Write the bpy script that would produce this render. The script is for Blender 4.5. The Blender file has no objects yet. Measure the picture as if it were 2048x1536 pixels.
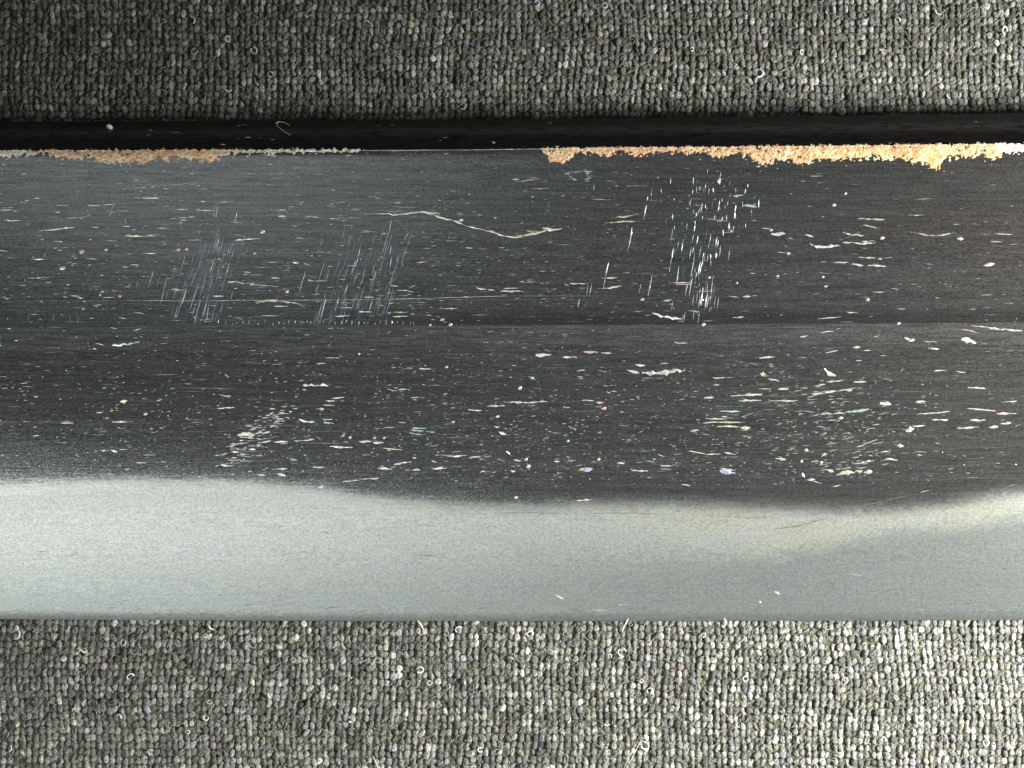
import bpy, math, random
import numpy as np
from mathutils import Vector

# ------------------------------------------------------------------ camera, world, lamps, exposure
MM = 0.001
H = 130.0                       # camera height above the cloth, mm
S = 0.03                        # mm per photograph pixel on the cloth
sc = bpy.context.scene
col = sc.collection
cam_d = bpy.data.cameras.new("camera")
cam = bpy.data.objects.new("camera", cam_d)
col.objects.link(cam)
cam.location = (0, 0, H * MM)
cam_d.sensor_width = 36.0
cam_d.lens = 36.0 * H / (2048 * S)
cam_d.clip_start = 0.005
cam_d.clip_end = 5.0
sc.camera = cam

w = bpy.data.worlds.new("World")
sc.world = w
w.use_nodes = True
w.node_tree.nodes["Background"].inputs[0].default_value = (0.93, 1.0, 1.0, 1)
w.node_tree.nodes["Background"].inputs[1].default_value = 0.125


def lamp(name, loc, aim, size, power, colour, size_y=None):
    d = bpy.data.lights.new(name, 'AREA')
    d.shape = 'DISK' if size_y is None else 'RECTANGLE'
    d.size = size * MM
    if size_y:
        d.size_y = size_y * MM
    d.energy = power
    d.color = colour
    o = bpy.data.objects.new(name, d)
    col.objects.link(o)
    o.location = Vector(loc) * MM
    o.rotation_euler = (Vector(aim) - Vector(loc)).to_track_quat('-Z', 'Y').to_euler()
    return o


lamp("side_lamp", (-66, -124, 80), (-10, -8, 3), 120, 0.138, (0.97, 1.0, 0.99), 36)
lamp("ceiling_light", (-62, -12, 300), (-10, 0, 0), 110, 0.0215, (0.96, 1.0, 1.0))
d = bpy.data.lights.new("desk_lamp", 'SPOT')           # a small lamp with a soft-edged beam, low on the right
d.energy = 5.1
d.color = (1.0, 0.985, 0.94)
d.spot_size = math.radians(106)
d.spot_blend = 1.0
d.shadow_soft_size = 9 * MM
o = bpy.data.objects.new("desk_lamp", d)
col.objects.link(o)
o.location = Vector((118, -2, 76)) * MM
o.rotation_euler = (Vector((88, -27, 0)) - Vector((118, -2, 76))).to_track_quat('-Z', 'Y').to_euler()
sc.view_settings.view_transform = 'Standard'
sc.view_settings.look = 'None'
sc.view_settings.exposure = 0.0
sc.view_settings.gamma = 1.0

rng = np.random.default_rng(11)
random.seed(5)

# ------------------------------------------------------------------ helpers


def new_obj(name, data, parent=None):
    o = bpy.data.objects.new(name, data)
    col.objects.link(o)
    if parent is not None:
        o.parent = parent
    return o


def mesh_np(name, V, F, mat, parent=None, smooth=True, attrs=None, scale=MM):
    """V (n,3) in mm; F (m,k) ints."""
    V = np.asarray(V, dtype=np.float32) * scale
    F = np.asarray(F, dtype=np.int32)
    me = bpy.data.meshes.new(name)
    me.vertices.add(len(V))
    me.vertices.foreach_set("co", V.ravel())
    n, k = F.shape
    me.loops.add(n * k)
    me.loops.foreach_set("vertex_index", F.ravel())
    me.polygons.add(n)
    me.polygons.foreach_set("loop_start", np.arange(0, n * k, k, dtype=np.int32))
    me.update(calc_edges=True)
    me.polygons.foreach_set("use_smooth", np.full(n, smooth))
    for an, (kind, arr) in (attrs or {}).items():
        if kind == 'F':
            a = me.attributes.new(an, 'FLOAT', 'POINT')
            a.data.foreach_set("value", np.asarray(arr, dtype=np.float32))
        else:
            a = me.attributes.new(an, 'FLOAT_COLOR', 'POINT')
            a.data.foreach_set("color", np.asarray(arr, dtype=np.float32).ravel())
    me.materials.append(mat)
    me.validate()
    return new_obj(name, me, parent)


def grid_faces(nx, ny):
    i, j = np.meshgrid(np.arange(nx - 1), np.arange(ny - 1), indexing='ij')
    a = (i * ny + j).ravel()
    return np.stack([a, a + ny, a + ny + 1, a + 1], 1)


# ------------------------------------------------------------------ node helper
class NT:
    def __init__(self, name):
        self.m = bpy.data.materials.new(name)
        self.m.use_nodes = True
        self.t = self.m.node_tree
        self.b = self.t.nodes["Principled BSDF"]
        tc = self.t.nodes.new("ShaderNodeTexCoord")
        v = self.t.nodes.new("ShaderNodeVectorMath")
        v.operation = 'SCALE'
        v.inputs[3].default_value = 1000.0
        self.t.links.new(tc.outputs["Object"], v.inputs[0])
        self.pos = v.outputs[0]            # millimetres

    def link(self, src, dst):
        if isinstance(src, (int, float)):
            dst.default_value = src
        elif isinstance(src, (tuple, list)):
            dst.default_value = tuple(src) + ((1,) if len(dst.default_value) == 4 and len(src) == 3 else ())
        else:
            self.t.links.new(src, dst)

    def math(self, op, a, b=0.0, c=None, clamp=False):
        n = self.t.nodes.new("ShaderNodeMath")
        n.operation = op
        n.use_clamp = clamp
        self.link(a, n.inputs[0])
        self.link(b, n.inputs[1])
        if c is not None:
            self.link(c, n.inputs[2])
        return n.outputs[0]

    def noise(self, scale=(1, 1, 1), detail=3, rough=0.5, off=(0, 0, 0), sc_=1.0):
        m = self.t.nodes.new("ShaderNodeMapping")
        m.inputs["Scale"].default_value = scale
        m.inputs["Location"].default_value = off
        self.link(self.pos, m.inputs[0])
        n = self.t.nodes.new("ShaderNodeTexNoise")
        n.inputs["Scale"].default_value = sc_
        n.inputs["Detail"].default_value = detail
        n.inputs["Roughness"].default_value = rough
        self.link(m.outputs[0], n.inputs["Vector"])
        return n.outputs["Fac"]

    def ramp(self, x, lo, hi, a=0.0, b=1.0, smooth=True):
        n = self.t.nodes.new("ShaderNodeMapRange")
        n.interpolation_type = 'SMOOTHSTEP' if smooth else 'LINEAR'
        self.link(x, n.inputs[0])
        for k, q in zip((1, 2, 3, 4), (lo, hi, a, b)):
            self.link(q, n.inputs[k])
        return n.outputs[0]

    def mix(self, f, a, b, mode='MIX'):
        n = self.t.nodes.new("ShaderNodeMix")
        n.data_type = 'RGBA'
        n.blend_type = mode
        self.link(f, n.inputs[0])
        self.link(a, n.inputs[6])
        self.link(b, n.inputs[7])
        return n.outputs[2]

    def mixf(self, f, a, b):
        n = self.t.nodes.new("ShaderNodeMix")
        self.link(f, n.inputs[0])
        self.link(a, n.inputs[2])
        self.link(b, n.inputs[3])
        return n.outputs[0]

    def gray(self, f):
        n = self.t.nodes.new("ShaderNodeCombineColor")
        for k in range(3):
            self.link(f, n.inputs[k])
        return n.outputs[0]

    def xy(self):
        n = self.t.nodes.new("ShaderNodeSeparateXYZ")
        self.link(self.pos, n.inputs[0])
        return n.outputs[0], n.outputs[1]

    def curve(self, x, pts, lo, hi):
        """value curve y(x); pts in mm, mapped through 0..1"""
        xs = [p[0] for p in pts]
        xl, xh = min(xs), max(xs)
        f = self.ramp(x, xl, xh, 0, 1, smooth=False)
        n = self.t.nodes.new("ShaderNodeFloatCurve")
        c = n.mapping.curves[0]
        q = [((p[0] - xl) / (xh - xl), (p[1] - lo) / (hi - lo)) for p in pts]
        while len(c.points) < len(q):
            c.points.new(0.5, 0.5)
        for pt_, (a, b) in zip(c.points, q):
            pt_.location = (a, b)
        n.mapping.update()
        self.link(f, n.inputs[1])
        return self.math('MULTIPLY_ADD', n.outputs[0], hi - lo, lo)

    def attr(self, name, out="Fac"):
        n = self.t.nodes.new("ShaderNodeAttribute")
        n.attribute_name = name
        return n.outputs[out]

    def bump(self, h, strength, dist_mm):
        n = self.t.nodes.new("ShaderNodeBump")
        n.inputs["Strength"].default_value = strength
        n.inputs["Distance"].default_value = dist_mm * MM
        self.link(h, n.inputs["Height"])
        self.link(n.outputs[0], self.b.inputs["Normal"])

    def set(self, **kw):
        names = dict(base="Base Color", rough="Roughness", metal="Metallic", spec="Specular IOR Level",
                     sheen="Sheen Weight", sheen_rough="Sheen Roughness", aniso="Anisotropic")
        for k, v in kw.items():
            self.link(v, self.b.inputs[names[k]])
        return self


# ------------------------------------------------------------------ blade geometry
ZP, ZS, ZR, ZE = 6.3, 8.3, 7.0, 0.34


def px(u, v, z):
    f = (H - z) / H * S
    return (np.asarray(u) - 1024.0) * f, (768.0 - np.asarray(v)) * f


def line(pts, z):
    """quadratic through points given in the photograph, lying at height z"""
    xs, ys = px([p[0] for p in pts], [p[1] for p in pts], z)
    return np.polyfit(xs, ys, min(2, len(pts) - 1))


L_P = line([(0, 243), (700, 240), (1300, 236), (2048, 227)], ZP)
L_S = line([(0, 301), (700, 299), (1300, 295), (2048, 287)], ZS)
L_R = line([(0, 654), (700, 652), (1300, 649), (2048, 645)], ZR)
xs_r, ys_r = px([0, 700, 1300, 2048], [654, 652, 649, 645], ZR)
L_E = line([(0, 1239), (700, 1242), (1300, 1243), (2048, 1240)], ZE)
yP, yS, yR, yE = (lambda x, q=q: np.polyval(q, x) for q in (L_P, L_S, L_R, L_E))


def surf(x, y):
    x = np.asarray(x, float)
    y = np.asarray(y, float)
    p, s_, r, e = yP(x), yS(x), yR(x), yE(x)
    t = np.clip((y - s_) / (p - s_), 0, 1)
    z1 = ZS + (ZP - ZS) * t + 0.16 * 4 * t * (1 - t)
    t = np.clip((s_ - y) / (s_ - r), 0, 1)
    z2 = ZS + (ZR - ZS) * t + 0.10 * 4 * t * (1 - t) - 0.10 * np.clip(1 - t / 0.03, 0, 1) ** 2
    t = np.clip((r - y) / (r - e), 0, 1)
    z3 = ZR + (ZE - ZR) * t + 0.80 * 4 * t * (1 - t) - 0.17 * np.clip((t - 0.965) / 0.035, 0, 1) ** 2
    return np.where(y > s_, z1, np.where(y > r, z2, z3))


def on_blade(u, v, lift=0.0):
    """photograph point -> point on the upper side of the blade (mm)"""
    z = np.full(np.shape(u), 5.0)
    for _ in range(9):
        x, y = px(u, v, z)
        z = 0.5 * z + 0.5 * surf(x, y)
    x, y = px(u, v, z)
    return np.stack([x, y, z + lift], -1)


HAM = [(-700, 985), (-300, 990), (0, 972), (180, 962), (330, 960), (480, 962), (600, 972), (720, 990), (850, 1003), (1000, 1008),
       (1150, 1004), (1300, 1000), (1450, 1003), (1600, 1008), (1740, 1010), (1850, 1003), (1950, 988), (2048, 970),
       (2300, 955), (2700, 985)]
HAM2 = [(-700, 1150), (0, 1140), (500, 1125), (900, 1112), (1250, 1105), (1450, 1112), (1560, 1106), (1700, 1080), (1800, 1062),
        (1930, 1050), (2048, 1040), (2300, 1050), (2700, 1100)]
ham_mm = on_blade([p[0] for p in HAM], [p[1] for p in HAM])
ham2_mm = on_blade([p[0] for p in HAM2], [p[1] for p in HAM2])


def yH(x):
    return np.interp(x, ham_mm[:, 0], ham_mm[:, 1])


# ------------------------------------------------------------------ materials
def steel(name, base, hamon=False):
    n = NT(name)
    x, y = n.xy()
    g1 = n.noise((0.5, 8.5, 1), 5, 0.68)                       # long polishing streaks
    g0 = n.noise((0.06, 3.2, 1), 4, 0.6, (5, 1, 2))
    g2 = n.noise((6.5, 17.0, 1), 4, 0.7, (3, 7, 1))            # fine grain
    g3 = n.noise((0.09, 0.16, 1), 2, 0.5, (9, 2, 4))           # broad tarnish clouds
    g = n.math('MULTIPLY', n.ramp(g1, 0.28, 0.72, 0.76, 1.26), n.ramp(g2, 0.25, 0.75, 0.52, 1.5))
    g = n.math('MULTIPLY', g, n.ramp(g0, 0.3, 0.7, 0.9, 1.12))
    brown = n.ramp(g3, 0.42, 0.66)
    brown = n.math('MULTIPLY', n.math('MULTIPLY_ADD', brown, 0.45, 0.55), n.ramp(x, 13, 25, 0.0, 0.45 if hamon else 1.0))
    b = n.mix(brown, base, (base[0] * 1.10, base[1] * 0.95, base[2] * 0.93))
    b = n.mix(1.0, b, n.gray(g), 'MULTIPLY')
    k1, k0 = np.polyfit(xs_r, ys_r, 1)
    dr = n.math('SUBTRACT', y, n.math('MULTIPLY_ADD', x, float(k1), float(k0)))      # mm above the ridge
    if hamon:                                                  # colour brighter just under the ridge
        below_ridge = n.math('MULTIPLY', n.ramp(dr, -2.4, -0.1, 0, 1), n.ramp(g1, 0.35, 0.7, 0.3, 1.0))
        b = n.mix(1.0, b, n.gray(n.math('MULTIPLY_ADD', below_ridge, 0.6, 1.0)), 'MULTIPLY')
    else:                                                      # a darker band of colour along the ridge
        ridge_strip = n.math('MULTIPLY', n.ramp(dr, 1.1, 0.35, 0, 1), n.ramp(x, -16, 2))
        b = n.mix(1.0, b, n.gray(n.math('MULTIPLY_ADD', ridge_strip, -0.32, 1.0)), 'MULTIPLY')
    rough = n.ramp(g2, 0.3, 0.7, 0.15, 0.22)
    bh = n.math('ADD', n.math('MULTIPLY', g2, 0.7), g1)
    if hamon:
        h = n.curve(x, [tuple(p[:2]) for p in ham_mm], -14.0, -2.0)
        h2 = n.curve(x, [tuple(p[:2]) for p in ham2_mm], -14.0, -2.0)
        wob = n.math('MULTIPLY_ADD', n.noise((0.5, 0.9, 1), 4, 0.6, (1, 5, 0)), 1.1, -0.55)
        fine = n.math('MULTIPLY_ADD', n.noise((3.2, 5, 1), 4, 0.7, (4, 5, 0)), 1.5, -0.75)
        d = n.math('ADD', n.math('SUBTRACT', h, y), n.math('ADD', n.math('MULTIPLY', wob, 0.45), n.math('MULTIPLY', fine, 0.5)))
        m = n.ramp(d, -0.6, 0.95)
        d2 = n.math('ADD', n.math('SUBTRACT', h2, y), n.math('ADD', wob, fine))
        soft = n.ramp(x, -5, 20, 3.4, 0.7)
        m2 = n.ramp(d2, n.math('MULTIPLY', soft, -1.0), soft)
        g4 = n.noise((6.5, 8.5, 1), 3, 0.75, (8, 1, 2))
        gh = n.math('MULTIPLY', n.ramp(g4, 0.27, 0.73, 0.74, 1.2), n.ramp(g1, 0.3, 0.7, 0.94, 1.05))
        bh = n.mixf(m, bh, n.math('MULTIPLY', g4, 2.0))
        tint = n.noise((0.22, 0.5, 1), 3, 0.6, (7, 1, 3))
        up = n.mix(n.math('MULTIPLY', n.ramp(tint, 0.35, 0.65), n.ramp(x, -12, 22, 0.25, 1.0)), (0.432, 0.450, 0.430), (0.432, 0.446, 0.378))
        lo = n.mix(n.ramp(tint, 0.35, 0.65), (0.275, 0.298, 0.290), (0.278, 0.300, 0.284))
        hc = n.mix(1.0, n.mix(m2, up, lo), n.gray(gh), 'MULTIPLY')
        b = n.mix(m, b, hc)
        rough = n.mixf(m, rough, 0.54)
    n.set(base=b, rough=rough, metal=0.85 if not hamon else n.mixf(m, 0.85, 0.92))
    n.bump(bh, 0.25, 0.02)
    return n.m


M_flat = steel("worn_steel_flat", (0.1577, 0.1677, 0.1662))
M_bevel = steel("worn_steel_bevel", (0.162, 0.171, 0.166), hamon=True)
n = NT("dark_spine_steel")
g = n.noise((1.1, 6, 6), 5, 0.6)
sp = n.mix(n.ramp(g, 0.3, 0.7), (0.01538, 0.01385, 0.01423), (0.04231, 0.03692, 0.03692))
n.set(base=n.mix(n.math('MULTIPLY', n.attr('painted_sheen'), n.ramp(g, 0.25, 0.6)), sp, (0.12, 0.11, 0.11)), rough=0.26, metal=0.8)  # lighter band: a lengthwise highlight painted into the spine colour
M_spine = n.m

n = NT("bared_bright_steel")          # scratches, tinted by the attribute "tint"
n.set(base=n.mix(1.0, n.attr("tint", "Color"), n.gray(n.ramp(n.noise((9, 9, 1), 2), 0.3, 0.7, 0.8, 1.1)), 'MULTIPLY'), rough=0.38, metal=0.4)
M_scr = n.m

n = NT("rust_and_highlight")
a = n.noise((0.8, 1.3, 1), 4, 0.65, (2, 3, 0))
c = n.noise((5, 6, 4), 4, 0.7)
b = n.mix(n.ramp(a, 0.36, 0.6), (0.74, 0.57, 0.30), (0.66, 0.33, 0.13))
b = n.mix(n.attr("ochre"), b, (0.82, 0.48, 0.07))
b = n.mix(n.attr("white"), b, (0.80, 0.76, 0.66))
b = n.mix(n.ramp(c, 0.48, 0.68, 0, 0.75), b, (0.36, 0.20, 0.09))
n.set(base=b, rough=0.55, metal=0.2)
n.bump(c, 0.6, 0.06)
M_rust_highlight = n.m

n = NT("grey_yarn")
f1 = n.noise((11, 9, 8), 4, 0.8)
f2 = n.noise((0.35, 0.35, 1), 3, 0.6, (3, 3, 3))
t = n.attr("tone")
hue = n.attr("hue", "Color")
b = n.mix(1.0, hue, n.gray(n.math('MULTIPLY', t, n.ramp(f1, 0.28, 0.72, 0.12, 2.3))), 'MULTIPLY')
b = n.mix(1.0, b, n.gray(n.ramp(f2, 0.3, 0.7, 0.8, 1.2)), 'MULTIPLY')
n.set(base=b, rough=0.75, spec=0.35)
n.bump(f1, 0.9, 0.12)
M_yarn = n.m

n = NT("dark_backing")
wv = n.noise((5, 5, 1), 2)
n.set(base=n.mix(wv, (0.06, 0.064, 0.033), (0.112, 0.116, 0.08)), rough=0.95, spec=0.1)
n.bump(wv, 0.8, 0.2)
M_back = n.m

n = NT("pale_fibre")
n.set(base=n.attr("tint", "Color"), rough=0.6, spec=0.4)
M_fib = n.m

# ------------------------------------------------------------------ the blade
blade = bpy.data.objects.new("sword_blade", None)
col.objects.link(blade)
blade["label"] = "scratched dark steel blade, pale along its edge and rusty at the spine, on grey cloth"
blade["category"] = "sword blade"

XB = 85.0
xs = np.linspace(-XB, XB, 425)


def ruled(name, f0, f1, nt, mat):
    t = np.linspace(0, 1, nt)
    X = np.repeat(xs[:, None], nt, 1)
    Y = f0(xs)[:, None] * (1 - t) + f1(xs)[:, None] * t
    Z = surf(X, Y - 0)
    return X, Y, Z


def strip(name, f0, f1, nt, mat, eps=(0, 0), tpow=1.0):
    t = np.linspace(0, 1, nt) ** tpow
    X = np.repeat(xs[:, None], nt, 1)
    a, b = f0(xs), f1(xs)
    Y = a[:, None] * (1 - t) + b[:, None] * t
    d = (b - a)[:, None]
    Z = surf(X, np.where(t == 0, Y + d * 1e-6, np.where(t == 1, Y - d * 1e-6, Y)))
    return mesh_np(name, np.stack([X, Y, Z], -1).reshape(-1, 3), grid_faces(len(xs), nt), mat, blade,
                   attrs={"painted_sheen": ('F', np.tile(np.exp(-((t - 0.42) / 0.17) ** 2), len(xs)))})


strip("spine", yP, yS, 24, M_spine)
strip("upper_flat", yS, yR, 60, M_flat)
strip("lower_bevel", yR, yH, 40, M_bevel)
strip("tempered_edge", yH, yE, 60, M_bevel, tpow=0.8)
# underside, closed at both ends
prof = [lambda x: (yP(x), ZP), lambda x: (yS(x), ZS - 5.4), lambda x: (yR(x), 0.02), lambda x: (yE(x), ZE - 0.26), lambda x: (yE(x), ZE - 0.2)]
V = np.concatenate([np.stack([xs, np.asarray(p(xs)[0]), np.full(len(xs), p(xs)[1])], -1) for p in prof])
nx = len(xs)
F = np.concatenate([np.stack([np.arange(nx - 1) + k * nx, np.arange(1, nx) + k * nx, np.arange(1, nx) + (k + 1) * nx,
                              np.arange(nx - 1) + (k + 1) * nx], 1) for k in range(4)])
caps, ends = [], []
for i in (0, nx - 1):
    base = len(V) + len(ends)
    x = xs[i]
    ends += [(x, yS(x), ZS - 0.1), (x, yR(x), ZR)]
    caps += [(i, base, i + nx, i + nx), (base, base + 1, i + 2 * nx, i + nx), (base + 1, i + 4 * nx, i + 3 * nx, i + 2 * nx)]
V = np.concatenate([V, np.array(ends)])
me = bpy.data.meshes.new("underside")
me.from_pydata((V * MM).tolist(), [], [tuple(f) for f in F.tolist()] + [tuple(dict.fromkeys(c)) for c in caps])
me.materials.append(M_flat)
new_obj("underside", me, blade)

# ------------------------------------------------------------------ scratches on the blade
TINT = {'W': (0.86, 0.88, 0.84), 'Y': (0.88, 0.84, 0.60), 'B': (0.52, 0.60, 0.92), 'P': (0.92, 0.62, 0.56), 'G': (0.55, 0.85, 0.74),
        'O': (0.92, 0.66, 0.42), 'R': (0.72, 0.36, 0.34), 'D': (0.30, 0.32, 0.30)}


def sliver(pts, wpx, jag=0.0, n=None):
    """a raised, tapering burr along photograph points: (V, F)"""
    pts = np.array(pts, float)
    seg = np.hypot(*np.diff(pts, axis=0).T)
    L = np.concatenate([[0], np.cumsum(seg)])
    if n is None:
        n = int(np.clip(L[-1] / 5, 3, 40))
    s_ = np.linspace(0, L[-1], n)
    c = np.stack([np.interp(s_, L, pts[:, 0]), np.interp(s_, L, pts[:, 1])], 1)
    d = np.gradient(c, axis=0)
    d /= np.maximum(np.hypot(d[:, 0], d[:, 1])[:, None], 1e-6)
    nr = np.stack([-d[:, 1], d[:, 0]], 1)
    t = np.linspace(0, 1, n)
    half = wpx / 2 * (0.22 + 0.78 * np.sin(np.pi * np.clip(t, 0.02, 0.98)) ** 0.7)
    if jag:
        half = half * rng.uniform(1 - jag, 1 + jag, n)
        c = c + nr * (rng.normal(0, wpx * 0.22 * jag, n))[:, None]
    if len(pts) > 12:
        half = half * np.interp(t, np.linspace(0, 1, 22), rng.choice([0.45, 0.6, 0.8, 1.0], 22))
    a = c + nr * half[:, None]
    b = c - nr * half[:, None]
    pa, pb = on_blade(a[:, 0], a[:, 1], 0.002), on_blade(b[:, 0], b[:, 1], 0.002)
    c2 = c + nr * (half * rng.uniform(-0.55, 0.55, n))[:, None]
    pc = on_blade(c2[:, 0], c2[:, 1])
    pc[:, 2] += 0.004 + half * S * rng.uniform(0.1, 0.55, n)
    V = np.stack([pa, pc, pb], 1).reshape(-1, 3)
    i = np.arange(n - 1) * 3
    F = np.concatenate([np.stack([i, i + 1, i + 4, i + 3], 1), np.stack([i + 1, i + 2, i + 5, i + 4], 1)])
    # make sure faces look up
    p = V[F[0]]
    if np.cross(p[1] - p[0], p[2] - p[0])[2] < 0:
        F = F[:, ::-1]
    return V, F


def crop(u0, v0, *items):
    """points read off an enlarged view of the photograph (3.413 x) whose corner is u0, v0"""
    k = 600 / 2048.0
    return [([(u0 + a * k, v0 + b * k) for a, b in zip(it[2::2], it[3::2])], it[0], it[1]) for it in items]


SCR = []
SCR += crop(0, 350, (1.6, 'W', 810, 98, 1370, 50), (3, 'W', 910, 155, 1000, 158, 1115, 160), (2.6, 'W', 265, 380, 380, 372, 420, 362, 510, 358),
            (4, 'Y', 850, 412, 970, 420), (3, 'Y', 1000, 412, 1060, 420), (2.6, 'W', 400, 205, 470, 208), (2.5, 'W', 600, 206, 690, 208),
            (2.5, 'Y', 585, 570, 665, 575), (2.4, 'W', 215, 575, 320, 575), (3, 'W', 610, 352, 680, 358), (2.6, 'W', 725, 448, 790, 450),
            (4, 'W', 1600, 500, 1570, 590, 1515, 780), (2.5, 'B', 1565, 480, 1550, 560), (3, 'W', 1465, 560, 1430, 680), (3, 'B', 1455, 680, 1430, 790),
            (4, 'Y', 1285, 740, 1235, 900), (2.4, 'W', 1350, 640, 1300, 760), (2.4, 'B', 1320, 620, 1290, 720), (2.8, 'B', 1355, 730, 1295, 930),
            (2.8, 'W', 1370, 850, 1325, 1010), (2.6, 'W', 1410, 860, 1385, 970), (2.6, 'G', 1430, 880, 1405, 1005), (4, 'W', 1465, 930, 1440, 1010),
            (2.5, 'W', 1140, 700, 1095, 880), (2.2, 'B', 1160, 740, 1130, 850), (3.2, 'W', 1050, 645, 1010, 770), (2.4, 'B', 945, 710, 930, 770),
            (2.2, 'B', 1270, 545, 1220, 690), (2.2, 'W', 1590, 790, 1575, 855), (2.2, 'B', 1530, 600, 1490, 700), (2.4, 'B', 1500, 395, 1480, 520),
            (3.4, 'W', 1485, 200, 1475, 300), (3, 'Y', 1615, 255, 1605, 325), (2.4, 'W', 1467, 205, 1462, 300), (2.6, 'W', 780, 190, 745, 290),
            (2.6, 'W', 820, 250, 800, 300), (2.6, 'B', 860, 290, 855, 330), (2.2, 'W', 200, 940, 190, 1000), (2, 'W', 365, 940, 360, 1000),
            (2, 'W', 480, 960, 480, 1010), (2, 'W', 535, 970, 530, 1010), (3, 'Y', 1745, 870, 1820, 858, 1900, 850), (3.4, 'Y', 1800, 856, 1900, 862, 2000, 872, 2060, 884),
            (5, 'W', 765, 1160, 860, 1158, 950, 1138), (5, 'W', 655, 1148, 710, 1162), (4, 'Y', 1600, 725, 1665, 740), (3, 'G', 1850, 700, 1905, 705),
            (3.2, 'W', 1450, 825, 1525, 828), (2.6, 'W', 1600, 445, 1700, 438, 1780, 435), (2.4, 'W', 1340, 240, 1460, 242), (3, 'W', 1890, 240, 1950, 240),
            (4, 'W', 1900, 278, 1960, 285), (2, 'W', 1270, 786, 1150, 782), (2.4, 'W', 970, 535, 1070, 535), (2.2, 'W', 1670, 740, 1890, 762),
            (2, 'W', 0, 225, 85, 220), (2, 'W', 0, 240, 90, 235), (3, 'W', 92, 195, 90, 240), (2.4, 'W', 20, 310, 150, 312), (2, 'W', 430, 295, 610, 285),
            (2.2, 'W', 80, 245, 140, 245), (2.2, 'W', 1470, 188, 1600, 178), (2.2, 'W', 1160, 298, 1280, 290), (2, 'W', 1790, 70, 1880, 65))
SCR += crop(500, 350, (4.2, 'Y', 740, 275, 850, 265, 960, 266, 1000, 272, 1100, 255, 1180, 250, 1230, 268, 1290, 288, 1400, 312, 1480, 350, 1600, 375, 1660, 390,
                       1720, 415, 1820, 426, 1900, 412, 1960, 402, 2048, 375), (3, 'W', 985, 270, 1100, 262, 1180, 250, 1300, 262), (2.2, 'W', 980, 218, 1130, 222),
            (3, 'W', 180, 240, 245, 243), (3.4, 'W', 195, 280, 250, 285), (2.6, 'W', 380, 280, 470, 290), (2.6, 'W', 540, 298, 620, 300), (2.2, 'W', 640, 345, 720, 342),
            (2.4, 'Y', 660, 290, 745, 292), (2.6, 'Y', 315, 430, 365, 432), (2.4, 'W', 380, 655, 335, 800), (2.6, 'W', 512, 580, 470, 720), (3, 'B', 552, 610, 520, 720),
            (2.6, 'W', 475, 740, 445, 800), (2.2, 'B', 510, 400, 455, 540), (2, 'W', 620, 640, 590, 740), (3.4, 'B', 755, 490, 735, 570, 690, 680), (2.8, 'W', 670, 740, 640, 830),
            (4, 'Y', 605, 840, 580, 935), (3, 'W', 520, 840, 485, 970), (3.4, 'Y', 795, 605, 770, 700), (2.6, 'Y', 770, 710, 748, 755), (2.6, 'W', 860, 655, 825, 770),
            (2.4, 'W', 890, 555, 870, 600), (2.6, 'Y', 965, 310, 950, 390, 930, 440), (3.4, 'B', 962, 480, 955, 540), (2.4, 'W', 1015, 540, 985, 650, 940, 785),
            (3.2, 'B', 968, 560, 950, 660), (3.4, 'Y', 840, 830, 815, 930), (2.6, 'B', 722, 830, 690, 920), (2.4, 'B', 745, 850, 730, 920), (2.6, 'W', 1085, 390, 1050, 450),
            (2.4, 'W', 720, 580, 695, 650), (3.4, 'W', 400, 718, 450, 725), (3, 'W', 450, 722, 530, 720), (4, 'Y', 960, 755, 1010, 758), (3, 'W', 1005, 788, 1085, 786),
            (2.4, 'Y', 1085, 770, 1130, 752), (4, 'W', 580, 965, 640, 964, 680, 956), (3.4, 'Y', 970, 938, 1075, 938), (2.6, 'W', 975, 965, 1080, 965),
            (4, 'W', 1545, 772, 1610, 780), (3, 'W', 1620, 782, 1670, 788), (4, 'Y', 1710, 792, 1865, 794), (2.4, 'W', 1730, 775, 1830, 772), (3, 'W', 1880, 735, 1950, 725),
            (3, 'Y', 1840, 728, 1875, 728), (4, 'P', 1470, 495, 1520, 498), (5, 'W', 370, 605, 410, 618), (3, 'W', 290, 597, 335, 600), (3.4, 'G', 150, 700, 205, 705),
            (2.4, 'W', 1300, 912, 1420, 912), (2.4, 'W', 1135, 597, 1215, 590), (6.5, 'W', 360, 1434, 450, 1438, 535, 1438), (3, 'W', 940, 1462, 1000, 1472),
            (3, 'W', 1010, 1466, 1070, 1464), (2.6, 'W', 1070, 1316, 1110, 1318), (2.6, 'W', 1150, 1322, 1240, 1325), (2.2, 'W', 510, 1248, 620, 1248),
            (2.4, 'Y', 450, 1288, 520, 1285), (2.6, 'W', 160, 895, 260, 896), (2, 'W', 610, 870, 670, 870), (2, 'W', 610, 905, 700, 905), (3, 'W', 740, 935, 830, 935))
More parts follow.
